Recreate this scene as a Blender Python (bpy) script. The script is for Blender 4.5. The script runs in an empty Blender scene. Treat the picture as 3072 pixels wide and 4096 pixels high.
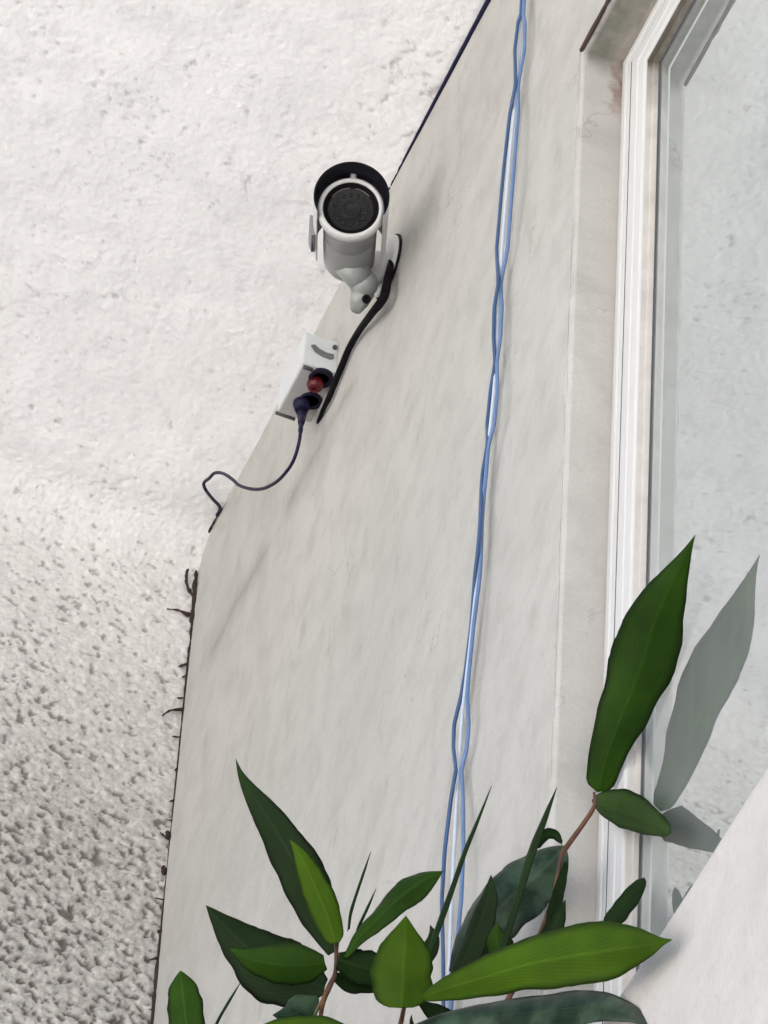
import bpy, bmesh, math, random
from mathutils import Vector, Matrix, noise
R = math.radians
random.seed(4)
scn = bpy.context.scene
COL = scn.collection

# ------------------------------------------------------------------ camera, sky, sun, exposure
# world axes: X runs into the smooth wall, Y away from the viewer along it, Z up
FPX, CX, CY = 24200.0, 1536.0, 2048.0
CAM = Vector((-1.33, 0.0, 1.6))
AX = Vector((0.93179943, 0.28837632, 0.22042894))     # world X seen in (right, down, forward)
AY = Vector((-0.35968402, 0.65201519, 0.66746056))
AZ = Vector((0.0487568, -0.70122414, 0.71127174))
right = Vector((AX[0], AY[0], AZ[0])); down = Vector((AX[1], AY[1], AZ[1])); fwd = Vector((AX[2], AY[2], AZ[2]))
cam_d = bpy.data.cameras.new("camera"); cam = bpy.data.objects.new("camera", cam_d); COL.objects.link(cam)
m = Matrix((( right.x, -down.x, -fwd.x, CAM.x), (right.y, -down.y, -fwd.y, CAM.y), (right.z, -down.z, -fwd.z, CAM.z), (0, 0, 0, 1)))
cam.matrix_world = m
cam_d.sensor_fit = 'VERTICAL'; cam_d.sensor_height = 36.0; cam_d.lens = FPX/4096*36.0
cam_d.clip_start = 0.05; cam_d.clip_end = 500
scn.camera = cam

SUN_EL, SUN_AZ = R(56), R(80)        # azimuth measured from +Y towards +X
w = bpy.data.worlds.new("World"); scn.world = w; w.use_nodes = True
nt = w.node_tree; nt.nodes.clear()
sky = nt.nodes.new('ShaderNodeTexSky'); sky.sky_type = 'NISHITA'; sky.sun_disc = False
sky.sun_elevation = SUN_EL; sky.sun_rotation = SUN_AZ; sky.dust_density = 5.0; sky.ozone_density = 0.6
bg = nt.nodes.new('ShaderNodeBackground'); bg.inputs[1].default_value = 0.13
wo = nt.nodes.new('ShaderNodeOutputWorld'); hs = nt.nodes.new('ShaderNodeHueSaturation'); hs.inputs['Saturation'].default_value = .68; nt.links.new(sky.outputs[0], hs.inputs['Color']); nt.links.new(hs.outputs[0], bg.inputs[0]); nt.links.new(bg.outputs[0], wo.inputs[0])
sd = bpy.data.lights.new("sun", 'SUN'); sd.energy = 4.5; sd.angle = R(2); sd.color = (1, 0.94, 0.86)
sun = bpy.data.objects.new("sun", sd); COL.objects.link(sun)
sdir = Vector((math.sin(SUN_AZ)*math.cos(SUN_EL), math.cos(SUN_AZ)*math.cos(SUN_EL), math.sin(SUN_EL)))
sun.rotation_euler = sdir.to_track_quat('Z', 'Y').to_euler(); sun.location = (-3, -3, 9)
scn.view_settings.view_transform = 'Standard'; scn.view_settings.look = 'None'
scn.view_settings.gamma = 1; scn.view_settings.exposure = 1.72
scn.cycles.max_bounces = 10; scn.cycles.diffuse_bounces = 6

# ------------------------------------------------------------------ measuring helpers
def ray(px, py):
    d = Vector(((px-CX)/FPX, (py-CY)/FPX, 1.0))
    return Vector((AX.dot(d), AY.dot(d), AZ.dot(d)))
def on_x(px, py, x=0.0):
    r = ray(px, py); return CAM + r*((x-CAM.x)/r.x)
def on_z(px, py, z):
    r = ray(px, py); return CAM + r*((z-CAM.z)/r.z)
def on_y(px, py, y):
    r = ray(px, py); return CAM + r*((y-CAM.y)/r.y)
def far(px, py, t):
    return CAM + ray(px, py)*t

# ------------------------------------------------------------------ object helpers
def put(name, me, mats=(), parent=None, smooth=True):
    o = bpy.data.objects.new(name, me); COL.objects.link(o)
    for mm in (mats if isinstance(mats, (list, tuple)) else [mats]): me.materials.append(mm)
    if smooth:
        for p in me.polygons: p.use_smooth = True
    if parent:
        o.parent = parent
        o.matrix_parent_inverse = Matrix.Translation(-parent.location)
    return o
def bmput(name, bm, mats, parent=None, smooth=False):
    me = bpy.data.meshes.new(name); bm.normal_update(); bm.to_mesh(me); bm.free()
    return put(name, me, mats, parent, smooth)
def thing(name, loc, label, cat, group=None):
    o = bpy.data.objects.new(name, None); COL.objects.link(o); o.location = loc; o.empty_display_size = .05
    return tag(o, label, cat, group)
def tag(o, label, cat, group=None, kind=None):
    if label: o['label'] = label
    if cat: o['category'] = cat
    if group: o['group'] = group
    if kind: o['kind'] = kind
    return o
def spline(pts, n=8):
    """Catmull-Rom through tuples of any length"""
    out = []
    P = [tuple(pts[0])] + [tuple(p) for p in pts] + [tuple(pts[-1])]
    for i in range(1, len(P)-2):
        for k in range(n):
            t = k/n
            out.append(tuple(0.5*((2*b)+(-a+c)*t+(2*a-5*b+4*c-d)*t*t+(-a+3*b-3*c+d)*t**3)
                             for a, b, c, d in zip(P[i-1], P[i], P[i+1], P[i+2])))
    out.append(tuple(pts[-1]))
    return out
def tube_bm(bm, pts, rad, n=10, caps=True):
    pts = [Vector(p) for p in pts]
    rs = rad if isinstance(rad, (list, tuple)) else [rad]*len(pts)
    prev = None; rings = []
    for i, p in enumerate(pts):
        t = (pts[min(i+1, len(pts)-1)]-pts[max(i-1, 0)]).normalized()
        if prev is None:
            a = t.orthogonal().normalized()
        else:
            a = (prev-t*prev.dot(t)).normalized()
        prev = a; b = t.cross(a)
        rings.append([bm.verts.new(p+(a*math.cos(k*2*math.pi/n)+b*math.sin(k*2*math.pi/n))*rs[i]) for k in range(n)])
    for r0, r1 in zip(rings, rings[1:]):
        for k in range(n):
            bm.faces.new((r0[k], r0[(k+1) % n], r1[(k+1) % n], r1[k]))
    if caps:
        bm.faces.new(rings[0][::-1]); bm.faces.new(rings[-1])
def tube(name, pts, rad, mat, parent=None, n=10):
    bm = bmesh.new(); tube_bm(bm, pts, rad, n)
    return bmput(name, bm, mat, parent, True)
def lathe_bm(bm, o, axis, prof, n=40, mi=0, a0=0, a1=2*math.pi, up=None, close=True):
    """prof: (distance along axis, radius)"""
    axis = axis.normalized()
    a = (up-axis*up.dot(axis)).normalized() if up else axis.orthogonal().normalized()
    b = axis.cross(a); full = abs(a1-a0-2*math.pi) < 1e-6
    m_ = n if full else n+1
    rings = []
    for d, r in prof:
        rings.append([bm.verts.new(o+axis*d+(a*math.cos(a0+(a1-a0)*k/n)+b*math.sin(a0+(a1-a0)*k/n))*max(r, 1e-5)) for k in range(m_)])
    for r0, r1 in zip(rings, rings[1:]):
        for k in range(n):
            k2 = (k+1) % m_ if full else k+1
            f = bm.faces.new((r0[k], r0[k2], r1[k2], r1[k])); f.material_index = mi
    return rings
def box_bm(bm, lo, hi, bev=0.0, mi=0):
    r = bmesh.ops.create_cube(bm, size=1.0)
    vs = r['verts']
    for v in vs:
        v.co = Vector([lo[i]+(v.co[i]+.5)*(hi[i]-lo[i]) for i in range(3)])
    fs = set(f for v in vs for f in v.link_faces)
    for f in fs: f.material_index = mi
    if bev:
        es = list(set(e for v in vs for e in v.link_edges))
        bmesh.ops.bevel(bm, geom=es, offset=bev, segments=2, affect='EDGES', profile=.6)

# ------------------------------------------------------------------ materials
class NT:
    def __init__(s, name):
        s.m = bpy.data.materials.new(name); s.m.use_nodes = True
        s.t = s.m.node_tree; s.b = s.t.nodes['Principled BSDF']; s.out = s.t.nodes['Material Output']
    def n(s, typ, **kw):
        nd = s.t.nodes.new(typ)
        for k, v in kw.items():
            if k.startswith('_'): setattr(nd, k[1:], v)
            else:
                nd.inputs[k.replace('__', ' ')].default_value = v
        return nd
    def l(s, a, b): s.t.links.new(a, b)
    def co(s): return s.n('ShaderNodeTexCoord').outputs['Object']
    def mapped(s, src, scale=(1, 1, 1), loc=(0, 0, 0), rot=(0, 0, 0)):
        mp = s.n('ShaderNodeMapping'); mp.inputs['Scale'].default_value = scale
        mp.inputs['Location'].default_value = loc; mp.inputs['Rotation'].default_value = rot
        s.l(src, mp.inputs['Vector']); return mp.outputs[0]
    def noise(s, v, scale, detail=4, rough=.55):
        nd = s.n('ShaderNodeTexNoise', Scale=scale, Detail=detail, Roughness=rough); s.l(v, nd.inputs['Vector']); return nd.outputs['Fac']
    def ramp(s, f, stops):
        nd = s.n('ShaderNodeValToRGB'); cr = nd.color_ramp
        while len(cr.elements) < len(stops): cr.elements.new(.5)
        for e, (p, c) in zip(cr.elements, stops):
            e.position = p; e.color = (*(c if isinstance(c, tuple) else (c, c, c)), 1)
        s.l(f, nd.inputs[0]); return nd.outputs[0]
    def math(s, op, a, b=None, clamp=False):
        nd = s.n('ShaderNodeMath', _operation=op, _use_clamp=clamp)
        for i, x in enumerate((a, b)):
            if x is None: continue
            if isinstance(x, (int, float)): nd.inputs[i].default_value = x
            else: s.l(x, nd.inputs[i])
        return nd.outputs[0]
    def mix(s, f, a, b, mode='MIX'):
        nd = s.n('ShaderNodeMix', _data_type='RGBA', _blend_type=mode)
        for i, x in ((0, f), (6, a), (7, b)):
            if isinstance(x, (int, float)): nd.inputs[i].default_value = x
            elif isinstance(x, tuple): nd.inputs[i].default_value = (*x, 1)
            else: s.l(x, nd.inputs[i])
        return nd.outputs[2]
    def bump(s, h, strength, dist):
        nd = s.n('ShaderNodeBump', Strength=strength, Distance=dist); s.l(h, nd.inputs['Height']); s.l(nd.outputs[0], s.b.inputs['Normal'])
def simple(name, col, rough=.5, metal=0, spec=.5, var=.08, scale=60, bump=0.0):
    k = NT(name); v = k.co(); f = k.noise(v, scale)
    c = k.mix(f, tuple(x*(1-var) for x in col), tuple(min(1, x*(1+var)) for x in col))
    k.l(c, k.b.inputs['Base Color']); k.b.inputs['Roughness'].default_value = rough
    k.b.inputs['Metallic'].default_value = metal; k.b.inputs['Specular IOR Level'].default_value = spec
    if bump: k.bump(f, 1.0, bump)
    return k.m

Y_END, Z_CEIL = 4.683, 6.4357
Y_J, Z_H, Z_S = 3.520, 6.0525, 4.7077
Y_J0 = 2.35
X_F, X_G = 0.0423, 0.054

def wall_mat():
    k = NT('smooth painted plaster'); v = k.co()
    a = k.noise(v, 2.2, 5, .6); b = k.noise(v, 22, 5, .6); c = k.noise(v, 120, 4, .6)
    col = k.ramp(a, [(.3, (.440, .438, .418)), (.7, (.505, .503, .480))])
    st = k.noise(k.mapped(v, (1, 5, 3.2), rot=(R(12), 0, 0)), 3.0, 6, .6)                # faint rain streaks running down
    col = k.mix(k.ramp(st, [(.45, 0.0), (.75, .30)]), col, (.33, .328, .31))
    col = k.mix(k.ramp(b, [(.45, .0), (.75, .5)]), col, (.31, .305, .285))
    s2 = k.noise(k.mapped(v, (1, 16, 7), loc=(0, 3, 1), rot=(R(20), 0, 0)), 1.6, 6, .7)
    col = k.mix(k.ramp(s2, [(.56, 0.0), (.74, .55)]), col, (.27, .262, .245))
    c3 = k.noise(v, 260, 3, .6)
    col = k.mix(k.ramp(c3, [(.40, .22), (.65, 0.0)]), col, (.34, .335, .32))
    ve = k.n('ShaderNodeTexVoronoi', _feature='DISTANCE_TO_EDGE', Scale=5.5)
    wv = k.n('ShaderNodeVectorMath', _operation='ADD'); nz = k.n('ShaderNodeTexNoise', Scale=14, Detail=5); k.l(v, nz.inputs['Vector'])
    sc_ = k.n('ShaderNodeVectorMath', _operation='SCALE', Scale=.16); k.l(nz.outputs['Color'], sc_.inputs[0]); k.l(v, wv.inputs[0]); k.l(sc_.outputs[0], wv.inputs[1]); k.l(wv.outputs[0], ve.inputs['Vector'])
    crack = k.math('MULTIPLY', k.ramp(ve.outputs['Distance'], [(.002, 1.0), (.008, 0.0)]), k.ramp(k.noise(v, 5, 3), [(.55, 0.0), (.62, .5)]))
    col = k.mix(crack, col, (.22, .21, .19))
    # small marks and chips
    vo = k.n('ShaderNodeTexVoronoi', Scale=26, Randomness=1); k.l(v, vo.inputs['Vector'])
    spot = k.math('MULTIPLY', k.ramp(vo.outputs['Distance'], [(.05, 1.0), (.11, 0.0)]), k.ramp(k.noise(v, 9, 2), [(.52, 0.0), (.62, .6)]))
    col = k.mix(spot, col, (.33, .31, .29))
    # hairline and a soft dark band below the eave, wandering along the wall
    sx = k.n('ShaderNodeSeparateXYZ'); k.l(v, sx.inputs[0]); X, Y, Z = sx.outputs
    wob = k.math('MULTIPLY', k.math('SUBTRACT', k.noise(v, 9, 4), .5), .05)
    dz = k.math('ABSOLUTE', k.math('SUBTRACT', k.math('ADD', Z, wob), Z_CEIL-.232))
    line = k.ramp(dz, [(.0, .75), (.010, .35), (.035, 0.0)])
    gate = k.ramp(k.noise(v, 7, 3), [(.42, 0.0), (.56, .75)])
    inside = k.ramp(k.math('SUBTRACT', Y, 4.0), [(.05, 0.0), (.12, 1.0)])
    inside2 = k.ramp(k.math('SUBTRACT', 4.72, Y), [(.02, 0.0), (.1, 1.0)])
    g = k.math('MULTIPLY', k.math('MULTIPLY', line, gate), k.math('MULTIPLY', inside, inside2))
    col = k.mix(g, col, (.22, .2, .18))
    # rust run in the upper corner of the window reveal
    wn = k.math('MULTIPLY', k.math('SUBTRACT', k.noise(v, 60, 4), .5), .028)
    rx = k.ramp(k.math('ABSOLUTE', k.math('SUBTRACT', k.math('ADD', X, wn), X_F-.003)), [(.003, 1.0), (.010, 0.0)])
    rz = k.ramp(k.math('SUBTRACT', Z_H, Z), [(.0, 1.0), (.05, .9), (.085, 0.0)])
    ry = k.ramp(k.math('SUBTRACT', Y, Y_J-.02), [(.0, 0.0), (.012, 1.0)])
    rr = k.math('MULTIPLY', k.math('MULTIPLY', rx, rz), ry)
    col = k.mix(rr, col, (.10, .03, .022))
    lz = k.ramp(k.math('ADD', k.math('SUBTRACT', Z_H+.001, Z), k.math('MULTIPLY', wn, .5)), [(.0, .9), (.004, .75), (.03, .0)])  # lintel underside darkened: its shade is painted into the colour
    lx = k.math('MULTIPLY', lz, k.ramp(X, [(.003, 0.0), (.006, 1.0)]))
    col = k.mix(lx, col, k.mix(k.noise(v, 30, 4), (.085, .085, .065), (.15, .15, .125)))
    pink = k.math('MULTIPLY', k.ramp(k.math('SUBTRACT', X, .02), [(.0, 0.0), (.02, .55)]), k.ramp(k.noise(k.mapped(v, (30, 8, .8)), 3, 4), [(.35, .2), (.7, 1.0)]))
    col = k.mix(pink, col, (.43, .38, .35))
    k.l(col, k.b.inputs['Base Color']); k.b.inputs['Roughness'].default_value = .75; k.b.inputs['Specular IOR Level'].default_value = .25
    h = k.math('ADD', k.math('MULTIPLY', b, .7), k.math('MULTIPLY', c, .25))
    k.bump(h, .55, .004)
    return k.m
def rough_mat():
    k = NT('rough cast plaster'); v = k.co()
    a = k.noise(v, 5, 5, .6); b = k.noise(v, 300, 3, .6)
    col = k.ramp(a, [(.3, (.86, .86, .875)), (.7, (.91, .91, .925))])
    at = k.n('ShaderNodeAttribute', _attribute_name='grime')
    mot = k.ramp(k.noise(k.mapped(v, (2, 1, 1), rot=(0, 0, R(25))), 24, 6, .75), [(.50, 0.0), (.70, .34)])
    col = k.mix(mot, col, (.52, .51, .53))
    sx = k.n('ShaderNodeSeparateXYZ'); k.l(v, sx.inputs[0])
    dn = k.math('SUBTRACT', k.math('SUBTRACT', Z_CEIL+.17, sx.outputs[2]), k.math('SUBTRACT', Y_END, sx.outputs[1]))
    low = k.ramp(k.math('SUBTRACT', dn, k.math('MULTIPLY', a, .10)), [(.0, 0.0), (.12, .42), (.60, 1.0)])  # shade of the end wall painted in, growing greyer downwards
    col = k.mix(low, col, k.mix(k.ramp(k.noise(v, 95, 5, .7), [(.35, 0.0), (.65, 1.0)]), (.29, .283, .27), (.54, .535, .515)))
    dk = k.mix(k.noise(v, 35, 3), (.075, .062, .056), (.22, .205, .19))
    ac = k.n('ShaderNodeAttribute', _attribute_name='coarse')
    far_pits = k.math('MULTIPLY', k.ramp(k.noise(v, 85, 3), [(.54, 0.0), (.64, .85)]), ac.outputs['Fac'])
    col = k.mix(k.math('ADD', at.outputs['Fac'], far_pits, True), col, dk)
    k.l(col, k.b.inputs['Base Color']); k.b.inputs['Roughness'].default_value = .9; k.b.inputs['Specular IOR Level'].default_value = .1
    k.bump(b, .35, .0015)
    return k.m
def bead_mat():
    k = NT('greyed glazing bead'); v = k.co(); n1 = k.noise(v, 40, 4)
    col = k.ramp(n1, [(.3, (.47, .445, .42)), (.7, (.57, .545, .52))])
    sx = k.n('ShaderNodeSeparateXYZ'); k.l(v, sx.inputs[0])
    top = k.ramp(k.math('ADD', k.math('SUBTRACT', Z_H-.062, sx.outputs[2]), k.math('MULTIPLY', n1, .02)), [(.012, .95), (.03, .5), (.09, 0.0)])  # bead at the window head darkened, underside shade put in its colour
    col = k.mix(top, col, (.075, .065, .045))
    k.l(col, k.b.inputs['Base Color']); k.b.inputs['Roughness'].default_value = .6; return k.m
def sill_mat():
    k = NT('rendered sill plaster'); v = k.co()
    a = k.noise(v, 14, 5, .65); b = k.noise(v, 90, 4, .65)
    col = k.ramp(a, [(.3, (.50, .485, .465)), (.7, (.58, .565, .545))])
    col = k.mix(k.ramp(b, [(.55, 0.0), (.8, .3)]), col, (.36, .34, .32))
    k.l(col, k.b.inputs['Base Color']); k.b.inputs['Roughness'].default_value = .85; k.b.inputs['Specular IOR Level'].default_value = .15
    k.bump(b, .7, .003); return k.m
def leaf_mat(name, c0, c1, gloss=.55, trans=.4, sheen_tint=0.0):
    k = NT(name); at = k.n('ShaderNodeAttribute', _attribute_name='leaf_uv')
    sx = k.n('ShaderNodeSeparateXYZ'); k.l(at.outputs['Vector'], sx.inputs[0]); U, S = sx.outputs[0], sx.outputs[1]
    v = k.co(); n1 = k.noise(v, 22, 3)
    col = k.ramp(n1, [(.3, c0), (.7, c1)])
    ph = k.math('ADD', k.math('MULTIPLY', k.math('ABSOLUTE', U), 46), k.math('MULTIPLY', S, -9))
    vein = k.math('ADD', k.math('MULTIPLY', k.math('SINE', ph), .5), .5)
    col = k.mix(k.math('MULTIPLY', vein, .15), col, tuple(min(1, x*1.9+.01) for x in c1))
    mid = k.ramp(k.math('ABSOLUTE', U), [(.0, 1.0), (.035, .6), (.07, 0.0)])
    col = k.mix(k.math('MULTIPLY', mid, .28), col, tuple(min(1, x*2.2+.02) for x in c1))
    edge = k.ramp(k.math('ABSOLUTE', U), [(.72, 0.0), (.95, .85)])
    col = k.mix(edge, col, tuple(x*.22 for x in c0))
    bw = k.ramp(k.noise(v, 75, 4, .7), [(.66, 0.0), (.72, .6)])
    col = k.mix(bw, col, (.05, .045, .012))
    big = k.ramp(k.noise(v, 9, 3), [(.35, 0.0), (.65, .5)])
    col = k.mix(big, col, tuple(x*.55 for x in c0))
    if sheen_tint:
        bl = k.ramp(k.noise(v, 40, 4), [(.42, 0.0), (.66, sheen_tint)])  # grey-green gloss of the leaf painted in as patches of colour
        col = k.mix(bl, col, (.085, .14, .09))
    k.l(col, k.b.inputs['Base Color']); k.b.inputs['Roughness'].default_value = gloss
    k.b.inputs['Specular IOR Level'].default_value = .14
    k.bump(vein, .10, .0004)
    tr = k.n('ShaderNodeBsdfTranslucent'); tc = k.mix(.5, col, tuple(min(1, x*1.8) for x in c1)); k.l(tc, tr.inputs['Color'])
    ms = k.n('ShaderNodeMixShader'); ms.inputs[0].default_value = trans
    k.l(k.b.outputs[0], ms.inputs[1]); k.l(tr.outputs[0], ms.inputs[2]); k.l(ms.outputs[0], k.out.inputs['Surface'])
    return k.m
def stem_mat(name, c0, c1):
    k = NT(name); v = k.co(); f = k.noise(k.mapped(v, (1, 1, .2)), 120, 4)
    k.l(k.ramp(f, [(.35, c0), (.65, c1)]), k.b.inputs['Base Color']); k.b.inputs['Roughness'].default_value = .5
    k.bump(f, .4, .001); return k.m
def pane_mat():
    k = NT('tinted reflective glass'); v = k.co()
    st = k.noise(k.mapped(v, (1, 14, 14), rot=(R(38), 0, 0)), 1.0, 5, .7)
    st2 = k.noise(k.mapped(v, (1, 90, 5), rot=(R(38), 0, 0)), 1.0, 3, .6)
    gl = k.n('ShaderNodeBsdfGlossy', Roughness=.012); gl.inputs['Color'].default_value = (.65, .685, .69, 1)
    df = k.n('ShaderNodeBsdfDiffuse')
    k.l(k.ramp(k.math('MULTIPLY', k.math('ADD', st, st2), .5), [(.35, (.42, .455, .455)), (.65, (.58, .61, .61))]), df.inputs['Color'])
    ms = k.n('ShaderNodeMixShader'); ms.inputs[0].default_value = .24
    k.l(gl.outputs[0], ms.inputs[1]); k.l(df.outputs[0], ms.inputs[2]); k.l(ms.outputs[0], k.out.inputs['Surface'])
    return k.m

M = dict(
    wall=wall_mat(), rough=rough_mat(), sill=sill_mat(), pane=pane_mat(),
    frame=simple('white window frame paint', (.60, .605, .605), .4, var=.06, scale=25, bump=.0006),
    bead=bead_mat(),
    gasket_shade=simple('dark rubber gasket', (.05, .055, .06), .6),
    sealant=simple('brown grime sealant', (.055, .03, .025), .8, var=.5, scale=90, bump=.002),
    white=simple('white camera plastic', (.52, .53, .53), .4, var=.06, scale=40),
    bodyg=simple('light grey camera housing', (.23, .235, .235), .4, var=.08, scale=40),
    grey=simple('grey cast metal', (.30, .32, .31), .4, metal=.2, var=.15, scale=50),
    navy=simple('dark navy inner plastic', (.006, .004, .018), .6, spec=.2),
    black=simple('black cable rubber', (.003, .002, .004), .7, spec=.12),
    lens=simple('black camera glass', (.004, .005, .006), .14, spec=.45, var=.01),
    lensr=simple('smoked lens plastic', (.006, .007, .008), .35, spec=.3),
    slot=simple('shadow grey recess plastic', (.13, .13, .14), .6),  # the box fitting's own grey
    hoodg=simple('grey hood edge', (.20, .19, .21), .5),
    ring=simple('dull metal ring', (.09, .09, .08), .3, metal=.8),
    boxw=simple('white box plastic', (.58, .61, .63), .3, var=.04, scale=30),
    boxg=simple('grey box plate', (.36, .36, .355), .5, var=.15, scale=70),
    red=simple('dark red plug', (.085, .001, .005), .4),
    blue=simple('blue cable jacket', (.035, .085, .20), .38, var=.25, scale=30),
    pale=simple('pale blue cable jacket', (.10, .18, .36), .38, var=.25, scale=30),
    skyc=simple('whitish blue cable jacket', (.50, .57, .68), .5, var=.1, scale=30),
    navyc=simple('navy blue cord', (.006, .005, .030), .55, spec=.25),
    root=simple('dry dark root', (.028, .014, .012), .9, var=.5, scale=150, bump=.002),
    ground=simple('pale concrete paving', (.56, .55, .53), .9, var=.12, scale=3, bump=.004),
    leaf_dark=leaf_mat('dark green leaf', (.005, .018, .002), (.011, .036, .004), trans=.22),  # darkest of the leaf greens
    leaf_bright=leaf_mat('bright green leaf', (.042, .100, .001), (.074, .155, .002), trans=.35),  # brightest of the leaf greens
    leaf_mid=leaf_mat('green leaf', (.013, .045, .001), (.030, .085, .002), trans=.3),
    leaf_pale=leaf_mat('painted sheen leaf', (.006, .020, .010), (.022, .050, .030), gloss=.35, trans=.15, sheen_tint=.55),
    stem=stem_mat('green brown stem', (.06, .09, .02), (.11, .05, .02)),
    twig=stem_mat('red brown twig', (.05, .018, .008), (.13, .05, .018)),
)

# ------------------------------------------------------------------ setting: ground
bm = bmesh.new(); bmesh.ops.create_grid(bm, x_segments=2, y_segments=2, size=120)
tag(bmput('ground', bm, M['ground']), 'pale concrete paving below the wall', 'ground', kind='structure')

# ------------------------------------------------------------------ rough plaster: relief shared by end wall and eave
def vz(p):                       # 0 at the eave, 1 well down the end wall
    return min(1.0, max(0.0, (Z_CEIL-p.z-max(0.0, Y_END-p.y)+.20)/.84))
def relief(p):
    """displacement along the normal (m) and amount of grime in pits"""
    k = vz(p)
    q = p.copy()
    big = noise.noise(q*9.0)*.0026
    sc = 122.0
    w1 = noise.noise(Vector((q.x*sc*.95+q.z*sc*.35, q.y*sc, q.z*sc*1.05)))
    w2 = noise.noise(Vector((q.x*sc*2.1+9, q.y*sc*2, q.z*sc*2.0)))
    w3 = noise.noise(q*210.0)
    patch = noise.noise(q*4.2+Vector((3, 7, 1)))
    tr = noise.noise(Vector((q.x*14, q.y*26, q.z*26)))           # trowel drags
    s = w1+.6*w2
    thr = .60-.52*k**1.05-(.30+.22*(1-k))*patch
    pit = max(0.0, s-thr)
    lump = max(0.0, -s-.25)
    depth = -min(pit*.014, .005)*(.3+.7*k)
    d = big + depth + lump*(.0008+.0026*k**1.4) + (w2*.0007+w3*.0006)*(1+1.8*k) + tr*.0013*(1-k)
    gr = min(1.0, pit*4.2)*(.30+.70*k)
    return d, gr
def lines(lo, hi, flo, fhi, fine, coarse):
    out = []; a = lo
    while a < hi-1e-6:
        out.append(a); a += fine if flo-1e-9 <= a < fhi else min(coarse, max(fine, (flo-a) if a < flo else coarse))
    out.append(hi); return out
def fine_zone(p):
    """1 where the sheet is gridded finely, 0 where it is coarse"""
    if p.z < Z_CEIL-.04: e = min((p.x+.78)/.05, (p.z-5.60)/.05)
    else: e = min((p.x+.60)/.05, (p.y-3.30)/.05)
    return max(0.0, min(1.0, e))
def relief_sheet(name, us, vs, f, label, cat):
    """f(u, v) -> point, normal"""
    verts = []; gr = []; co_ = []
    for v in vs:
        for u in us:
            p, n_ = f(u, v); z_ = fine_zone(p); d, g = relief(p) if z_ > 0 else (0.0, 0.0); verts.append(p+n_*d*z_); gr.append(g*z_); co_.append((1-z_)*(.15+.85*vz(p)))
    nu = len(us); faces = [(j*nu+i, j*nu+i+1, (j+1)*nu+i+1, (j+1)*nu+i) for j in range(len(vs)-1) for i in range(nu-1)]
    me = bpy.data.meshes.new(name); me.from_pydata(verts, [], faces); me.update()
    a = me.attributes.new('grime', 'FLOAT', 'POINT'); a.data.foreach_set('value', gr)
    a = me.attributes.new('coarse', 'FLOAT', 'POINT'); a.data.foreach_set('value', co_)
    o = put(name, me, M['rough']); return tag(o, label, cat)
RC = .06
us = lines(-3.2, .012, -.78, .012, .0021, .08)
arc = RC*math.pi/2
vs = lines(0.0, Z_CEIL-RC+arc, 5.60, Z_CEIL-RC+arc, .0019, .12)
def f_end(u, v):
    if v <= Z_CEIL-RC: return Vector((u, Y_END, v)), Vector((0, -1, 0))
    a = (v-(Z_CEIL-RC))/RC
    n_ = Vector((0, -math.cos(a), -math.sin(a)))
    return Vector((u, Y_END-RC, Z_CEIL-RC))-n_*RC, n_
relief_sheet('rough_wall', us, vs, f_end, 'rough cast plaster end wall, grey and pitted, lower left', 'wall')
us2 = lines(-1.25, .012, -.60, .012, .0026, .05)
vs2 = lines(.4, Y_END-RC, 3.30, Y_END-RC, .0026, .08)
eave = relief_sheet('eave_soffit', us2, vs2, lambda u, v: (Vector((u, v, Z_CEIL)), Vector((0, 0, -1))),
             'bright white rough plaster underside of the roof overhang', 'soffit')
bm = bmesh.new(); box_bm(bm, (-1.25, .4, Z_CEIL+.012), (.25, Y_END+.3, Z_CEIL+.18))
bmput('slab', bm, M['wall'], eave)
bm = bmesh.new(); box_bm(bm, (-3.2, Y_END+.01, 0), (.0, Y_END+.25, Z_CEIL-.0)); 
bmput('backing', bm, M['wall'], bpy.data.objects['rough_wall'])

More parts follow.
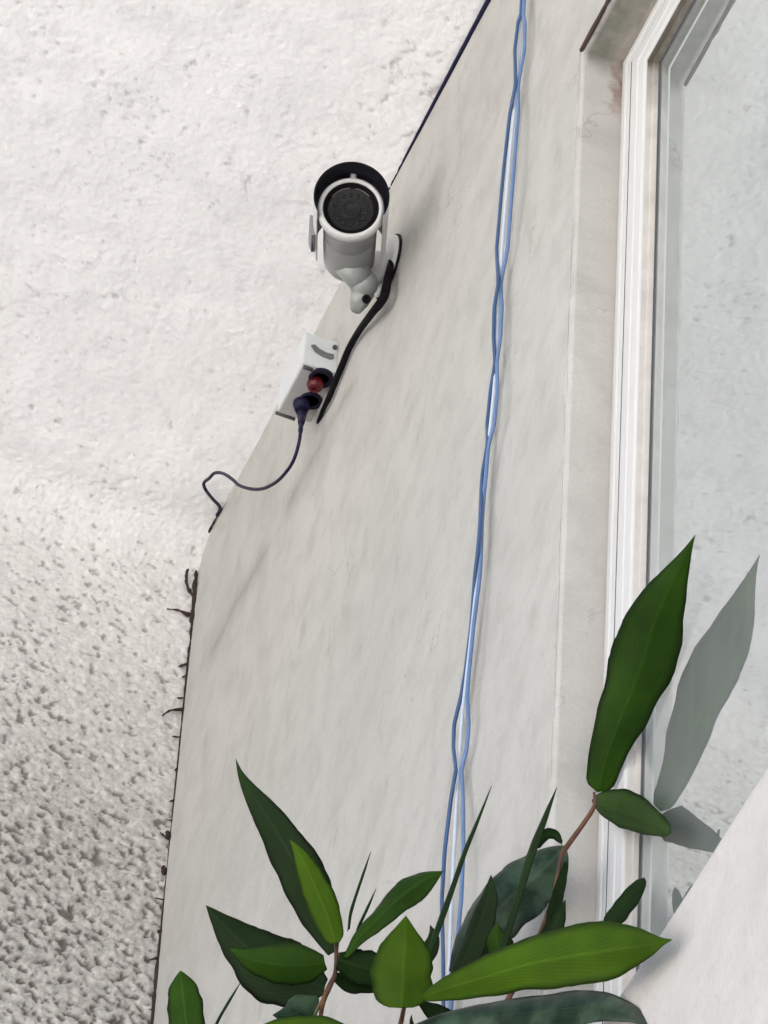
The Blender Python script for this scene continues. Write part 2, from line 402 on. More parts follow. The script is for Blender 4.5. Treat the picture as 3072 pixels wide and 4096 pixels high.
# ------------------------------------------------------------------ smooth wall with the window opening
def wall_bm():
    bm = bmesh.new()
    Y0, Y1, Z0, Z1, T = -3.0, Y_END+.02, 0.0, Z_CEIL+.01, .22
    b = .004
    def q(a, b_, c, d): bm.faces.new([bm.verts.new(x) for x in (a, b_, c, d)])
    def sheet(ylo, yhi, zlo, zhi, step=.02):
        ny = max(1, int((yhi-ylo)/step)); nz = max(1, int((zhi-zlo)/step))
        g = [[bm.verts.new((noise.noise(Vector((0, (ylo+(yhi-ylo)*i/ny)*3.1, (zlo+(zhi-zlo)*j/nz)*3.1)))*.0022
                            + noise.noise(Vector((5, (ylo+(yhi-ylo)*i/ny)*11, (zlo+(zhi-zlo)*j/nz)*11)))*.0007,
                            ylo+(yhi-ylo)*i/ny, zlo+(zhi-zlo)*j/nz)) for i in range(ny+1)] for j in range(nz+1)]
        for j in range(nz):
            for i in range(ny):
                bm.faces.new((g[j][i], g[j+1][i], g[j+1][i+1], g[j][i+1]))
    sheet(Y_J+b, Y1, Z0, Z1); sheet(Y0, Y_J0-b, Z0, Z1, .1)
    sheet(Y_J0-b, Y_J+b, Z_H+b, Z1); sheet(Y_J0-b, Y_J+b, Z0, Z_S-.02)
    # reveals, with a small rounded arris
    def prof(n=4): return [(b-b*math.sin(t*math.pi/2/n), b-b*math.cos(t*math.pi/2/n)) for t in range(n+1)][::-1]  # (x, inset outward)
    rect = lambda o_: [(Y_J+o_, Z_S-.02), (Y_J+o_, Z_H+o_), (Y_J0-o_, Z_H+o_), (Y_J0-o_, Z_S-.02)]
    P = [(0.0-.0005, b+.0008)]+[(x, b-i_) for x, i_ in [(b*(1-math.cos(t*math.pi/8)), b*math.sin(t*math.pi/8)) for t in range(5)]]+[(.12, 0.0)]
    prev = None
    for x, o_ in P:
        cur = [bm.verts.new((x, y, z)) for y, z in rect(o_)]
        if prev:
            for a in range(3): bm.faces.new((prev[a], cur[a], cur[a+1], prev[a+1]))
        prev = cur
    return bm
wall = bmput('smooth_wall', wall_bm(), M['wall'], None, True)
tag(wall, 'smooth pale grey plastered wall carrying the camera and the window', 'wall')
for p in wall.data.polygons: p.use_smooth = True
# sill band: a slightly proud rounded ledge under the window
bm = bmesh.new()
prof = [(.10, 0.0), (.004, -.0015), (-.004, -.004), (-.0095, -.010), (-.0105, -.018), (-.0095, -.036), (-.0075, -.043), (-.0072, -.050), (-.0085, -.060), (-.0085, -.55), (-.0005, -.56)]
rings = []
NY = 60
for i in range(NY+1):
    y = Y_J0-.15+(Y_J+.0-Y_J0+.15)*i/NY
    rings.append([bm.verts.new((x+noise.noise(Vector((y*9, z*20, 2)))*.001, y, Z_S+z+.0015+noise.noise(Vector((y*14, z*9, 7)))*.0016)) for x, z in prof])
for a, c in zip(rings, rings[1:]):
    for k in range(len(prof)-1): bm.faces.new((a[k], c[k], c[k+1], a[k+1]))
bm.faces.new(rings[-1]); bm.faces.new(rings[0][::-1])
sill = bmput('window_sill', bm, M['sill'], wall, True)
# paint edge bead down the jamb corner, chipped
pts = [(-.0006, Y_J+.006+noise.noise(Vector((0, 0, z*14)))*.0022, z) for z in [Z_S+i*.01 for i in range(int((Z_H-Z_S)/.01))]]
rs = [max(.0004, .0008+noise.noise(Vector((4, 2, p[2]*23)))*.0018) for p in pts]
tube('paint_edge', pts, rs, M['wall'], wall, 6)
# brown grime bead along the lintel edge
n_ = 110; pts = []; rs = []
for i in range(n_):
    y = Y_J+.002-(Y_J-Y_J0)*i/n_
    pts.append((-.0004, y, Z_H+.001+noise.noise(Vector((1, y*60, 0)))*.0008))
    rs.append(.0022+noise.noise(Vector((9, y*110, 0)))*.0016)
tube('grime_line', pts, rs, M['sealant'], wall, 7)

# ------------------------------------------------------------------ window
win = thing('window', (X_F, (Y_J+Y_J0)/2, Z_S), 'white framed window with bluish reflective glass set in the smooth wall', 'window')
def rect_sweep(name, prof, mat, parent, bev=True):
    bm = bmesh.new(); prev = None; first = None
    for x, w_ in prof:
        cur = [bm.verts.new((x, y, z)) for y, z in ((Y_J-w_, Z_S+w_), (Y_J-w_, Z_H-w_), (Y_J0+w_, Z_H-w_), (Y_J0+w_, Z_S+w_))]
        if prev:
            for a in range(4): bm.faces.new((prev[a], cur[a], cur[(a+1) % 4], prev[(a+1) % 4]))
        prev = cur
    return bmput(name, bm, mat, parent)
rect_sweep('frame', [(.06, .0005), (X_F+.001, .0005), (X_F-.0005, .0015), (X_F-.001, .010), (X_F-.0002, .0112), (X_F+.0008, .0118), (X_F, .0128), (X_F, .0200), (X_F+.0008, .0208)], M['frame'], win)
rect_sweep('gasket_shade', [(X_F+.0010, .0200), (X_F+.0004, .0208), (X_F+.0010, .0290)], M['gasket_shade'], win)  # flush dark strip put in for the shaded groove beside the sash
rect_sweep('sash', [(X_F+.010, .0278), (X_F-.0005, .0280), (X_F-.0020, .0292), (X_F-.0024, .044), (X_F-.0012, .0455), (X_F-.0012, .0462), (X_F-.002, .047), (X_F-.0018, .0600), (X_F-.0008, .0615), (X_F+.0008, .062)], M['frame'], win)
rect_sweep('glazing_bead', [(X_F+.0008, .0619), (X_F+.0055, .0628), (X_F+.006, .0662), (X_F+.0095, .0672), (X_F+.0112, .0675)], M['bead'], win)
rect_sweep('seal', [(X_G-.0012, .0672), (X_G-.0016, .0690), (X_G+.0002, .0702)], M['gasket_shade'], win)
bm = bmesh.new(); box_bm(bm, (X_G, Y_J0+.06, Z_S+.06), (X_G+.005, Y_J-.06, Z_H-.06))
bmput('pane', bm, M['pane'], win)

# ------------------------------------------------------------------ twisted blue cable pair hanging on the wall
cen = spline([(2118, -330), (2096, -60), (2086, 90), (2068, 330), (2042, 600), (2016, 900), (1994, 1200), (1982, 1480), (1962, 1700), (1934, 1930), (1918, 2200), (1898, 2420), (1873, 2650), (1850, 2850), (1836, 3060), (1822, 3300), (1806, 3600), (1797, 3850), (1784, 4150), (1770, 4600), (1740, 5400), (1700, 6300), (1640, 7600)], 10)
SEP = [(-400, 6), (60, 3), (90, 10), (200, 14), (340, 3), (450, 12), (700, 15), (1000, 16), (1130, 3), (1230, 11), (1350, 10), (1450, 2), (1560, 10), (1700, 10), (1780, 1), (1900, 5), (2100, 2), (2300, 7), (2500, 3), (2700, 5), (2790, 9), (2900, 22), (2990, 20), (3080, 8), (3200, 18), (3400, 28), (3600, 29), (3800, 20), (4000, 12), (4200, 6), (4600, 14), (5500, 5)]
def lerp(tab, x):
    for (a, va), (b, vb) in zip(tab, tab[1:]):
        if x <= b: return va+(vb-va)*max(0, min(1, (x-a)/(b-a)))
    return tab[-1][1]
def strand(sgn):
    out = []
    for i, (px, py) in enumerate(cen):
        s = lerp(SEP, py)*1.3+1
        swap = 1 if (int((py+400)//900) % 2 == 0) else 1
        ph = py/150.0
        xx = -.011+sgn*.0023*math.sin(ph)
        out.append(on_x(px+sgn*s, py, xx))
    return out
def strand_mid():
    return [on_x(px, py, -.0085+.0008*math.sin(py/210.0)) for px, py in cen]
pair = thing('cable_pair', on_x(1784, 4150, -.011), 'blue and pale blue wires loosely twisted together, hanging down the smooth wall', 'cable')
for sgn, mm in ((-1, 'blue'), (1, 'pale')):
    o = tube('wire', strand(sgn), .0019, M[mm], pair, 10)
tube('wire', strand_mid(), .0017, M['skyc'], pair, 10)

# ------------------------------------------------------------------ black cable running up the eave joint
path = spline([(2120, -330), (1960, -5), (1925, 60), (1850, 215), (1775, 365), (1700, 505), (1640, 620), (1585, 735), (1540, 815)], 8)
pts = []; rs = []
for px, py in path:
    p = on_z(px, py, Z_CEIL-.004); t = min(1, max(0, (py+100)/850))
    p.x = min(p.x, -.001)
    pts.append(Vector((p.x, p.y, p.z+.004*t))); rs.append(.0034-.0018*t)
tag(tube('eave_cable', pts, rs, M['navyc'], None, 10), 'thin black cable tucked along the joint of wall and soffit at the top', 'cable')

# ------------------------------------------------------------------ security camera
RCx = (1404, 831)
axis = (fwd*math.cos(R(21))+(down*.99-right*.06).normalized()*math.sin(R(21))).normalized()   # from lens to rear
base_c = on_x(1556, 1068, 0)
L0 = far(RCx[0], RCx[1], 6.20)                  # centre of the front ring
cctv = thing('security_camera', base_c, 'white bullet security camera with a dark round lens, mounted on the wall under the eave', 'security camera')
upv = (Vector((0, 0, 1))-axis*axis.z).normalized()
PX = 6.20/FPX
bm = bmesh.new()
r1 = 134*PX
lathe_bm(bm, L0, axis, [(.0015, 112*PX), (-.0005, 114*PX), (-.001, 123*PX), (.0005, 131*PX), (.004, r1), (.010, r1), (.012, 117*PX)], 56)
bmput('front_ring', bm, M['white'], cctv, True)
bm = bmesh.new()
lathe_bm(bm, L0, axis, [(.011, 60*PX), (.011, 118*PX), (.030, 114*PX), (.034, 109*PX), (.060, 108*PX), (.0605, 106*PX), (.0620, 106*PX), (.0625, 108*PX), (.128, 105*PX), (.135, 98*PX), (.138, 76*PX), (.138, 0)], 56)
bmput('body', bm, M['bodyg'], cctv, True)
bm = bmesh.new()
lathe_bm(bm, L0, axis, [(.0012, 113*PX), (.002, 104*PX), (.0055, 100*PX), (.0055, 88*PX)], 56)
bmput('lens_bezel', bm, M['black'], cctv, True)
bm = bmesh.new()
lathe_bm(bm, L0, axis, [(.0050, 91*PX), (.0052, 0)], 48)
bmput('lens_glass', bm, M['lens'], cctv, True)
bm = bmesh.new()
lathe_bm(bm, L0, axis, [(.0048, 30*PX), (.0036, 33*PX), (.0036, 38*PX), (.0049, 41*PX)], 32)
bmput('inner_lens', bm, M['lensr'], cctv, True)
_a = axis.orthogonal().normalized(); _b = axis.cross(_a)
for k in range(14):
    bm = bmesh.new(); c_ = L0+(_a*math.cos(k*math.pi/7)+_b*math.sin(k*math.pi/7))*64*PX
    lathe_bm(bm, c_, axis, [(.0050, 9*PX), (.0040, 8*PX), (.0036, 4*PX), (.0035, 0)], 12)
    bmput('infrared_led', bm, M['lensr'], cctv, True)
bm = bmesh.new()       # thin reflective arcs inside the bezel
lathe_bm(bm, L0, axis, [(.0046, 91*PX), (.0038, 93.5*PX), (.0046, 96*PX)], 20, a0=R(8), a1=R(48), up=upv)
lathe_bm(bm, L0, axis, [(.0046, 91*PX), (.0038, 93.5*PX), (.0046, 96*PX)], 20, a0=R(-58), a1=R(-6), up=upv)
bmput('lens_ring', bm, M['ring'], cctv, True)
# sun shield: an open hood, white outside and navy inside, standing off above the body
bm = bmesh.new()
so = L0+upv*.0052
ro, ri = 152*PX, 147*PX
A = R(118)
x0, x1 = -.017, .115
inner = lathe_bm(bm, so, axis, [(x0, ri), (x0+.03, ri), (x1, ri-.001)], 44, 1, -A, A, upv)
outer = lathe_bm(bm, so, axis, [(x0, ro), (x0+.03, ro), (x1, ro-.001)], 44, 0, -A, A, upv)
for a_, b_ in ((inner[0], outer[0]), (inner[-1], outer[-1])):
    for k in range(len(a_)-1): bm.faces.new((a_[k], a_[k+1], b_[k+1], b_[k])).material_index = 1
for k in (0, -1):
    for j in range(len(inner)-1): bm.faces.new((inner[j][k], inner[j+1][k], outer[j+1][k], outer[j][k])).material_index = 0
hood = bmput('sun_shield', bm, [M['white'], M['navy']], cctv, True)
bm = bmesh.new()
lathe_bm(bm, so, axis, [(.050, 150*PX), (.050, 166*PX), (.092, 168*PX), (.094, 160*PX), (.094, 150*PX)], 8, 0, R(-114), R(-82), upv)
bmput('side_latch', bm, M['hoodg'], cctv, True)
# small spacer screw between hood and ring
tube('shield_screw', [L0+axis*.010+upv*(r1-.001), L0+axis*.010+upv*(ri+.004)], .0034, M['white'], cctv, 12)
# knuckle under the rear of the body, arm and wall plate
ball = far(1455, 1135, 6.30)
bm = bmesh.new()
rear = L0+axis*.105-upv*(98*PX*.6)
tube_bm(bm, [rear, rear*.5+ball*.5, ball], [.017, .0155, .0135], 18)
bmesh.ops.create_uvsphere(bm, u_segments=20, v_segments=12, radius=.0155, matrix=Matrix.Translation(ball))
bmput('knuckle', bm, M['grey'], cctv, True)
bm = bmesh.new()
arm_w = Vector((0.0, base_c.y, base_c.z))
pts = spline([tuple(arm_w+Vector((-.006, 0, 0))), tuple(arm_w*.55+ball*.45+Vector((-.004, 0, -.003))), tuple(ball)], 6)
tube_bm(bm, pts, [.017-.006*min(1, i/4) for i in range(len(pts))], 16)
bmput('arm', bm, M['white'], cctv, True)
bm = bmesh.new()
lathe_bm(bm, arm_w, Vector((-1, 0, 0)), [(.0005, .0335), (.0035, .0345), (.0065, .0325), (.0085, .028), (.0090, 0)], 40)
bmput('base_plate', bm, M['white'], cctv, True)
bm = bmesh.new()
lathe_bm(bm, arm_w, Vector((-1, 0, 0)), [(-.0005, .0362), (.0016, .0362), (.0018, .033)], 40)  # black ring added for the shaded gap behind the plate
bmput('base_shade_ring', bm, M['black'], cctv, True)
lug0 = ball+Vector((0, 0, -.012)); lug1 = far(1424, 1238, 6.31)
bm = bmesh.new(); tube_bm(bm, [lug0, lug0*.4+lug1*.6, lug1], [.0125, .010, .0065], 12)
bmput('clamp_lug', bm, M['grey'], cctv, True)
scp = far(1466, 1196, 6.27)
bm = bmesh.new(); lathe_bm(bm, scp, -fwd, [(-.006, .0048), (.002, .0048), (.003, .0040), (.003, .0026), (.001, .0022), (.001, 0)], 14)
bmput('clamp_screw', bm, M['black'], cctv, True)
for (a_, b_) in (((1246, 1000), (1252, 1092)),):     # small drip latch at the side of the hood
    p0 = L0+axis*.085+so-L0+ (axis.cross(upv)).normalized()*0
# camera lead down to the junction box
lead = spline([(1584, 940, -.002, .0018), (1570, 1020, -.004, .0030), (1552, 1110, -.009, .0043), (1534, 1190, -.013, .0049), (1490, 1250, -.013, .0042), (1440, 1318, -.008, .0038), (1398, 1390, -.006, .0037), (1368, 1462, -.006, .0037), (1340, 1530, -.006, .0036), (1316, 1590, -.006, .0033), (1292, 1640, -.005, .0026), (1272, 1690, -.001, .002)], 8)
tag(tube('camera_lead', [on_x(a, b, c) for a, b, c, d in lead], [d for *_, d in lead], M['black'], None, 12),
    'thick black lead running down the wall from the security camera to the junction box', 'cable')

# ------------------------------------------------------------------ junction box under the eave
pb = on_x(1243, 1694, 0); zb, yf = pb.z, pb.y
xd = on_z(1104, 1658, zb).x; yn = on_z(1213, 1459, zb).y
zt = zb+.052
jb = thing('junction_box', (0, (yf+yn)/2, zb), 'small white plastic junction box with red and navy plugs in its grey underside', 'junction box')
bm = bmesh.new(); box_bm(bm, (xd, yn, zb+.003), (.0, yf, zt), .0022)
bmput('housing', bm, M['boxw'], jb)
bm = bmesh.new(); box_bm(bm, (xd+.0015, yn+.0015, zb), (-.0005, yf-.0015, zb+.0045), .0008)
bmput('base_plate', bm, M['boxg'], jb)
bm = bmesh.new()      # dark finger recess on the near end
pc = on_y(1291, 1412, yn)
pr = [(-.014, .005), (-.009, -.0025), (0, -.0062), (.009, -.0068), (.0125, -.004), (.012, .0018), (.004, .0008), (-.004, .0032), (-.010, .0078)]
f_ = bm.faces.new([bm.verts.new((pc.x+a, yn-.0016, pc.z+b)) for a, b in pr])
e_ = bmesh.ops.extrude_face_region(bm, geom=[f_]); bmesh.ops.translate(bm, verts=[v for v in e_['geom'] if isinstance(v, bmesh.types.BMVert)], vec=(0, .0035, 0))
bmput('finger_slot', bm, M['slot'], jb)
bm = bmesh.new()
tube_bm(bm, [(xd*.12-.0, yn-.003, zt-.012), (xd*.12, yn+.004, zt-.012)], .0025, 10)
bmput('cover_screw', bm, M['gasket_shade'], jb, True)
bm = bmesh.new()
tube_bm(bm, [(xd+.002, yn+.001, zb-.002), (xd+.012, yn+.001, zb-.002)], .0022, 8)
bmput('cover_clip', bm, M['gasket_shade'], jb, True)
bm = bmesh.new()
tube_bm(bm, [(xd-.001, yf+.001, zb+.001), (xd*.45, yf+.002, zb+.001)], .0020, 8)
bmput('cable_clip', bm, M['gasket_shade'], jb, True)
# red socket
pr_ = on_z(1262, 1545, zb-.006)
sock = bmesh.new(); lathe_bm(sock, Vector((pr_.x+.003, pr_.y-.008, zb+.002)), Vector((0, 0, -1)), [(0, .0135), (.0035, .0135), (.0045, .0125), (.0045, .009), (.002, .0085), (.002, 0)], 24)
bmput('socket', sock, M['navy'], jb, True)
bm = bmesh.new(); lathe_bm(bm, Vector((pr_.x, pr_.y, zb)), Vector((-.05, .1, -1)), [(0, .0092), (.005, .0092), (.007, .0084), (.009, .0074), (.010, .0056), (.010, .0028), (.0075, .0022), (.0075, 0)], 12)
bmput('red_plug', bm, M['red'], jb, False)
pn_ = on_z(1222, 1622, zb-.006)
sock = bmesh.new(); lathe_bm(sock, Vector((pn_.x+.0045, pn_.y-.004, zb+.002)), Vector((0, 0, -1)), [(0, .0125), (.0035, .0125), (.0045, .0115), (.0045, .009), (.002, .0085), (.002, 0)], 24)
bmput('socket', sock, M['navy'], jb, True)
# navy cord with its plug, looping out and back to the joint
cordp = [on_z(1207, 1618, zb-.004), on_z(1208, 1655, zb-.012)]
cord2 = [on_x(a, b, c) for a, b, c in ((1204, 1700, -.034), (1196, 1770, -.034), (1170, 1850, -.034), (1120, 1915, -.036), (1065, 1950, -.038), (1015, 1957, -.040), (960, 1943, -.042), (930, 1918, -.043), (895, 1895, -.044), (860, 1892, -.046), (838, 1912, -.046), (816, 1932, -.045), (822, 1958, -.042), (850, 1995, -.022), (880, 2030, -.004), (868, 2062, -.002))]
cord_t = thing('power_cord', cordp[0], 'navy cord plugged into the junction box, looping out and back to the corner', 'cord')
sp = spline([tuple(p) for p in cordp+cord2], 8)
tube('cord', sp, [.0026 if i < 20 else .0019 for i in range(len(sp))], M['navyc'], cord_t, 10)
tube('plug', [cordp[0]+Vector((-.001, .0, .004)), cordp[0], cordp[0]*.4+cordp[1]*.6, cordp[1], cord2[0]*.6+cordp[1]*.4, cord2[0]], [.0090, .0095, .0080, .0055, .0042, .003], M['navyc'], cord_t, 12)

# ------------------------------------------------------------------ dry root creeping up the corner
root = thing('dry_root', on_x(770, 2470, 0), 'dark brown dry root clinging in the corner between rough and smooth wall', 'root')
def rootlet(pts, jitter=2.5):
    sp_ = spline(pts, 6); P = []; rr = []
    for i, (px, py, r_) in enumerate(sp_):
        q = on_x(px+noise.noise(Vector((py*.021, r_, 1)))*jitter*1.6, py, 0.0)
        # lay it on the rough wall when it is left of the corner, in the corner otherwise
        g = on_y(px+noise.noise(Vector((py*.05, 3, 1)))*jitter*2.2, py, Y_END-.004)
        if g.x > -.001: g = Vector((-.0015, Y_END-.003, g.z))
        if g.z > Z_CEIL-.03:
            g = on_x(px+4, py, -.002)
        P.append(g); rr.append(max(.0004, r_*6.5/FPX*(1+.9*noise.noise(Vector((py*.045, 8, r_))))))
    return P, rr
for pts in ([(882, 2036, 4), (850, 2092, 5), (815, 2160, 6), (792, 2215, 7), (786, 2270, 6), (782, 2325, 9), (779, 2380, 12), (776, 2430, 11), (772, 2475, 10), (764, 2530, 6), (757, 2640, 5), (747, 2760, 5), (730, 2900, 4), (722, 3010, 4), (708, 3140, 4), (690, 3330, 4), (672, 3520, 4), (655, 3700, 5), (640, 3860, 8), (632, 3990, 8), (624, 4140, 5), (610, 4400, 3)],
            [(748, 2250, 4), (750, 2275, 6), (745, 2310, 6), (752, 2350, 8), (772, 2385, 7)],
            [(772, 2462, 11), (745, 2455, 8), (715, 2441, 5), (668, 2436, 3)],
            [(738, 2835, 6), (710, 2838, 6), (680, 2842, 5), (650, 2862, 3)],
            [(748, 2655, 5), (728, 2662, 5), (710, 2668, 2)],
            [(668, 3325, 8), (672, 3350, 10), (660, 3345, 5), (640, 3330, 2)],
            [(650, 3465, 8), (655, 3480, 13), (660, 3495, 8)],
            [(638, 3830, 7), (615, 3835, 4), (590, 3842, 2)],
            *[[(x+3, y, 5), (x-8-j%3*5, y+8-j*3%11, 4), (x-14-j%4*9, y+16-j*7%25, 2)] for j, (x, y) in enumerate([(764, 2590), (752, 2700), (741, 2790), (728, 2950), (716, 3070), (702, 3200), (694, 3280), (664, 3600), (652, 3720), (636, 3920), (628, 4040)])]):
    P, rr = rootlet(pts); tube('rootlet', P, rr, M['root'], root, 7)

# ------------------------------------------------------------------ the plant
plant = thing('bamboo_plant', (-.22, 3.2, 0), 'tall green bamboo like plant with pointed leaves reaching up in front of the wall', 'plant')
UP = -down
def leaf(mid, d0, d1, hw, mat, tilt=0, fold=.25, curl=0.0, wav=.05, name='leaf'):
    sp_ = spline(mid, 7); n = len(sp_); P = []
    for i, (px, py) in enumerate(sp_):
        s = i/(n-1); P.append(far(px, py, d0+(d1-d0)*s))
    L = [0.0]
    for a, b in zip(P, P[1:]): L.append(L[-1]+(b-a).length)
    hws = spline([(a, b) for a, b in hw], 8)
    def width(s):
        for (a, va), (b, vb) in zip(hws, hws[1:]):
            if s <= b: return va+(vb-va)*((s-a)/(b-a) if b > a else 0)
        return hws[-1][1]
    K = 7; verts = []; uv = []
    for i, p in enumerate(P):
        s = L[i]/L[-1]; t = (P[min(i+1, n-1)]-P[max(i-1, 0)]).normalized()
        pr = t.cross(fwd).normalized(); nm = pr.cross(t).normalized()     # nm faces away/towards the viewer
        tl = R(tilt*(1-.3*s)); side = pr*math.cos(tl)+nm*math.sin(tl); nn = side.cross(t).normalized()
        w_ = max(0, width(s))*(d0+(d1-d0)*s)/FPX/max(.3, math.cos(tl))
        for j in range(-K, K+1):
            u = j/K
            off = nn*(w_*(fold*abs(u)**1.3 + curl*u*u*u + wav*math.sin(s*13+u*2.2)*abs(u)))
            ww = w_*(1+.09*noise.noise(Vector((s*9, (1 if j > 0 else -1)*3.1, mid[0][0]*.01)))+.03*noise.noise(Vector((s*40, j*.2, mid[0][1]*.01))))
            verts.append(p+side*(u*ww)+off); uv.append((u, s*10, 0))
    c = 2*K+1; faces = [(i*c+j, i*c+j+1, (i+1)*c+j+1, (i+1)*c+j) for i in range(n-1) for j in range(c-1)]
    me = bpy.data.meshes.new(name); me.from_pydata(verts, [], faces); me.update()
    a = me.attributes.new('leaf_uv', 'FLOAT_VECTOR', 'POINT'); a.data.foreach_set('vector', [x for q in uv for x in q])
    o = put(name, me, M[mat], plant)
    sol = o.modifiers.new('thickness', 'SOLIDIFY'); sol.thickness = .0005
    return o
# right-hand shoot by the window
DW = far(0, 0, 1)
def dx(px, py, x): return (x-CAM.x)/ray(px, py).x
XR = .025
mid1 = [(2388, 3168), (2437, 2990), (2512, 2800), (2568, 2650), (2612, 2500), (2668, 2370), (2730, 2245), (2782, 2138)]
leaf(mid1, dx(2390, 3160, XR), dx(2780, 2145, XR), [(0, 0), (.015, 42), (.05, 62), (.165, 78), (.34, 108), (.48, 132), (.60, 126), (.74, 88), (.87, 40), (.94, 15), (1, 0)], 'leaf_mid', 8, .22)
leaf([(2370, 3205), (2450, 3232), (2550, 3268), (2620, 3300), (2682, 3335)], dx(2370, 3205, XR), dx(2680, 3335, XR), [(0, 6), (.1, 42), (.3, 70), (.5, 62), (.75, 42), (.92, 20), (1, 0)], 'leaf_mid', -20, .35, .3)
leaf([(2430, 3708), (2470, 3655), (2520, 3590), (2578, 3512)], 4.90, 4.93, [(0, 20), (.2, 34), (.6, 36), (.9, 22), (1, 0)], 'leaf_dark', 30, .2)
leaf([(1812, 3890), (1900, 3760), (1990, 3640), (2090, 3545), (2180, 3470), (2258, 3385)], 4.99, 5.02, [(0, 20), (.15, 70), (.4, 112), (.65, 120), (.85, 92), (.95, 50), (1, 8)], 'leaf_pale', 20, .45, .3, .10)
leaf([(2262, 3450), (2252, 3520), (2225, 3620), (2195, 3720)], 4.97, 4.95, [(0, 4), (.3, 20), (.7, 26), (1, 12)], 'leaf_dark', 40, .3)
leaf([(2248, 3372), (2215, 3345), (2180, 3350), (2152, 3392)], 4.96, 4.97, [(0, 6), (.3, 24), (.6, 30), (1, 12)], 'leaf_dark', 30, .6, .4)
leaf([(2060, 3860), (2000, 3800), (1985, 3740), (1990, 3690)], 4.93, 4.93, [(0, 8), (.3, 50), (.6, 52), (1, 0)], 'leaf_mid', 25, .3)
leaf([(1975, 3880), (2000, 3800), (2052, 3630), (2110, 3440), (2168, 3290), (2228, 3150)], 4.91, 4.95, [(0, 9), (.3, 12), (.6, 15), (.85, 9), (1, 0)], 'leaf_dark', 70, .4, name='leaf')
leaf([(1700, 3850), (1732, 3750), (1790, 3590), (1860, 3400), (1915, 3270), (1967, 3145)], 4.93, 5.0, [(0, 8), (.3, 10), (.6, 8), (.85, 4), (1, 0)], 'leaf_dark', 70, .4)
leaf([(1790, 3960), (1850, 3850), (1900, 3740), (1950, 3600), (1965, 3500)], 4.95, 4.97, [(0, 12), (.3, 48), (.6, 52), (.85, 30), (1, 0)], 'leaf_dark', 35, .4, .2)
leaf([(2130, 3880), (2160, 3800), (2210, 3720), (2262, 3600)], 4.94, 4.95, [(0, 12), (.3, 46), (.7, 32), (1, 0)], 'leaf_dark', 30, .35)
leaf([(1960, 3900), (2040, 3840), (2130, 3790), (2250, 3760)], 4.94, 4.95, [(0, 12), (.3, 46), (.7, 42), (1, 0)], 'leaf_dark', 20, .3)
leaf([(1600, 3900), (1690, 3830), (1730, 3760), (1722, 3700)], 4.96, 4.97, [(0, 12), (.3, 36), (.7, 30), (1, 0)], 'leaf_dark', 30, .3)
leaf([(1330, 3900), (1400, 3930), (1470, 3935), (1545, 3960)], 4.97, 4.97, [(0, 12), (.3, 36), (.7, 34), (1, 0)], 'leaf_dark', 20, .3)
# middle: broad bright leaf across, ovate leaf facing us
leaf([(1690, 3990), (1800, 3950), (1950, 3905), (2120, 3855), (2300, 3822), (2480, 3795), (2600, 3778), (2690, 3758)], 4.82, 4.57, [(0, 14), (.12, 48), (.3, 84), (.5, 112), (.66, 122), (.78, 84), (.88, 42), (.94, 14), (1, 0)], 'leaf_bright', 12, .18, .1, .06)
leaf([(1606, 4032), (1608, 3960), (1612, 3880), (1618, 3790), (1621, 3720), (1624, 3664)], 4.84, 4.87, [(0, 0), (.02, 48), (.1, 98), (.3, 120), (.5, 118), (.68, 96), (.84, 46), (1, 0)], 'leaf_bright', -6, .25, .1, .06)
leaf([(1380, 3830), (1440, 3745), (1520, 3665), (1610, 3580), (1690, 3525), (1772, 3486)], 4.95, 4.98, [(0, 10), (.2, 30), (.5, 52), (.72, 62), (.88, 38), (1, 0)], 'leaf_mid', 25, .5, .4, .10)
leaf([(1352, 3840), (1420, 3860), (1500, 3880), (1580, 3900)], 4.95, 4.96, [(0, 30), (.3, 66), (.7, 70), (1, 30)], 'leaf_dark', 15, .25)
# left shoot
leaf([(1332, 3812), (1286, 3690), (1222, 3540), (1150, 3400), (1070, 3270), (1000, 3165), (962, 3095), (944, 3036)], 4.99, 5.04, [(0, 22), (.12, 62), (.3, 92), (.5, 86), (.7, 56), (.85, 26), (.93, 10), (1, 0)], 'leaf_dark', 10, .22)
leaf([(1340, 3772), (1318, 3690), (1275, 3580), (1225, 3470), (1192, 3405), (1160, 3360)], 4.95, 4.97, [(0, 18), (.08, 44), (.3, 60), (.55, 56), (.8, 32), (1, 0)], 'leaf_bright', -10, .2)
leaf([(1300, 3945), (1220, 3925), (1110, 3880), (1000, 3800), (900, 3705), (824, 3622)], 4.97, 5.02, [(0, 30), (.15, 100), (.35, 138), (.55, 110), (.75, 66), (.9, 26), (1, 0)], 'leaf_dark', -12, .22)
leaf([(1300, 3850), (1200, 3860), (1100, 3855), (1000, 3835), (918, 3794)], 4.93, 4.95, [(0, 30), (.2, 78), (.45, 86), (.7, 60), (.9, 20), (1, 0)], 'leaf_mid', 14, .18)
leaf([(1270, 3990), (1220, 4030), (1160, 4060), (1090, 4060)], 4.955, 4.96, [(0, 10), (.3, 56), (.6, 52), (1, 0)], 'leaf_pale', 20, .2)
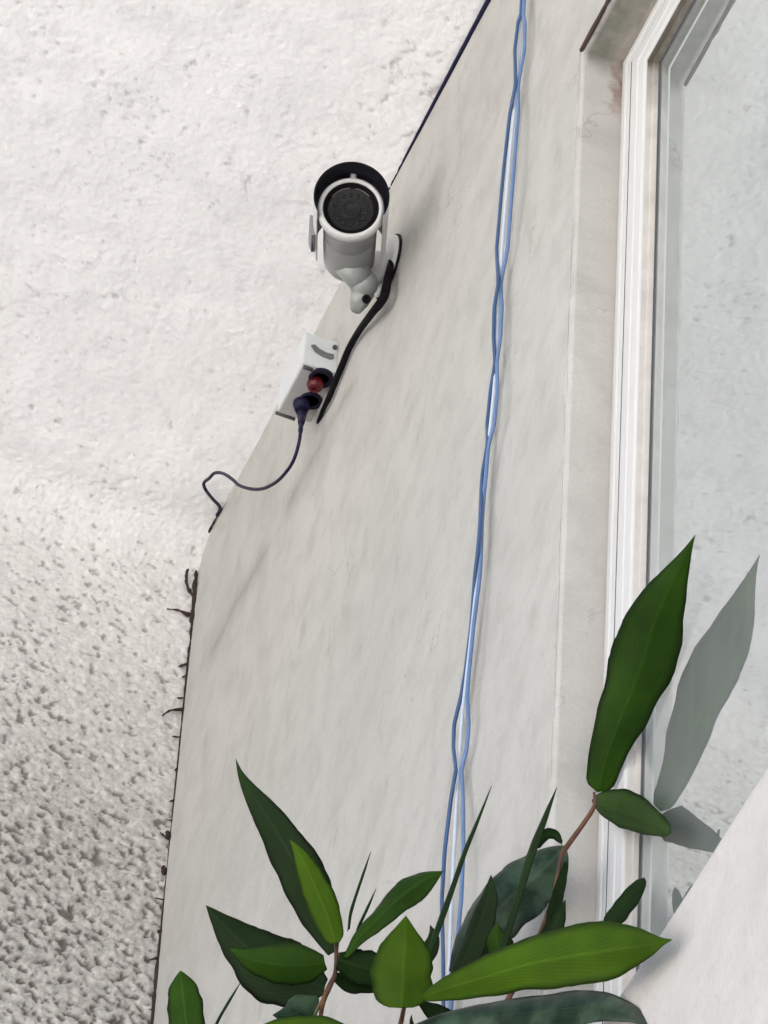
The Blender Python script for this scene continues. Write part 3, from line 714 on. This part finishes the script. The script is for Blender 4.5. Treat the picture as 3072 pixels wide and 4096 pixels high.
# lower edge
leaf([(752, 4260), (748, 4150), (738, 4030), (728, 3950), (722, 3884)], 4.95, 5.0, [(0, 20), (.3, 66), (.6, 72), (.82, 56), (.93, 26), (1, 0)], 'leaf_mid', 5, .25)
leaf([(1480, 4200), (1350, 4150), (1230, 4130), (1080, 4130), (960, 4140)], 4.90, 4.93, [(0, 20), (.3, 66), (.6, 62), (.85, 28), (1, 0)], 'leaf_bright', 8, .2)
leaf([(1560, 4160), (1750, 4105), (1980, 4066), (2200, 4042), (2380, 4024), (2490, 4046), (2560, 4082), (2600, 4150)], 4.86, 4.60, [(0, 20), (.2, 62), (.5, 80), (.72, 52), (.85, 28), (.95, 14), (1, 2)], 'leaf_pale', 30, .3, .3, .08)
leaf([(1680, 4010), (1740, 4050), (1800, 4085), (1880, 4120)], 4.91, 4.92, [(0, 10), (.4, 40), (.8, 36), (1, 0)], 'leaf_dark', 20, .3)
for q in ([(1392, 3720), (1403, 3640), (1440, 3530), (1484, 3408)], [(1418, 3790), (1430, 3715), (1465, 3640), (1505, 3556)], [(840, 4180), (864, 4094), (915, 4005), (966, 3926)]):
    leaf(q, 4.98, 5.0, [(0, 4), (.3, 5), (.7, 4), (1, 0)], 'leaf_dark', 70, .4)
leaf([(1655, 4180), (1650, 4120), (1645, 4080), (1648, 4058)], 4.93, 4.93, [(0, 10), (.5, 12), (1, 0)], 'leaf_dark', 30, .3)

def stem(pts, mat, name='stem'):
    sp_ = spline(pts, 8)
    return tube(name, [far(a, b, d) for a, b, d, r_ in sp_], [r_*5/FPX for *_, r_ in sp_], M[mat], plant, 10)
stem([(2376, 3170, 4.99, 5), (2378, 3222, 4.98, 9), (2330, 3300, 4.97, 10), (2262, 3395, 4.97, 11), (2242, 3440, 4.97, 9), (2210, 3600, 4.96, 9), (2110, 3850, 4.96, 10), (1980, 4100, 4.95, 12), (1860, 4400, 4.93, 14)], 'twig', 'twig')
stem([(1342, 3770, 4.965, 7), (1346, 3830, 4.96, 9), (1340, 3895, 4.955, 9), (1316, 3950, 4.95, 12), (1292, 4010, 4.95, 11), (1284, 4090, 4.95, 9), (1300, 4250, 4.93, 10), (1400, 4600, 4.9, 13)], 'twig', 'twig')
stem([(1300, 3985, 4.95, 7), (1268, 4040, 4.95, 7), (1252, 4100, 4.95, 7), (1240, 4250, 4.93, 8), (1330, 4560, 4.91, 10)], 'stem', 'twig')
stem([(1620, 4015, 4.85, 8), (1608, 4070, 4.86, 10), (1600, 4130, 4.87, 11), (1590, 4350, 4.88, 12), (1600, 4700, 4.88, 14)], 'twig', 'twig')
# the canes all the twigs grow from, reaching down to the ground
def cane(top, foot, r0, r1):
    a, b = Vector(top), Vector(foot); pts = []; rs = []
    for i in range(41):
        s = i/40; pts.append(a.lerp(b, s)+Vector((math.sin(s*5)*.03*(1-s), math.sin(s*3.3)*.05*(1-s)*s, 0)))
        rs.append((r0+(r1-r0)*s)*(1.12 if i % 5 == 0 else 1))
    tube('cane', pts, rs, M['stem'], plant, 12)
cane(far(1860, 4400, 4.93), (-.20, 3.15, 0), .0035, .011)
cane(far(1400, 4600, 4.90), (-.27, 3.25, 0), .0035, .011)
cane(far(1600, 4700, 4.88), (-.24, 3.08, 0), .0035, .011)
cane(far(750, 4260, 4.95), (-.33, 3.2, 0), .0025, .010)

# lower foliage along the canes, under the edge of the picture
rnd = random.Random(11)
for k_ in range(26):
    bx = rnd.choice([760, 1150, 1400, 1620, 1850]); by = 4380+rnd.random()*2300; ang = R(rnd.uniform(-75, 75)); ln = rnd.uniform(420, 800)
    tx = bx+math.sin(ang)*ln; ty = by-math.cos(ang)*ln*.9
    if ty < 4330: ty = 4330+rnd.random()*80
    dd = 4.86+rnd.random()*.08
    leaf([(bx, by), ((bx*2+tx)/3, (by*2+ty)/3-30), ((bx+tx*2)/3, (by+ty*2)/3-25), (tx, ty)], dd, dd-.08, [(0, 6), (.2, 60), (.45, 86), (.7, 62), (.9, 22), (1, 0)], rnd.choice(['leaf_dark', 'leaf_mid', 'leaf_bright']), rnd.uniform(-30, 30), .3, .15)
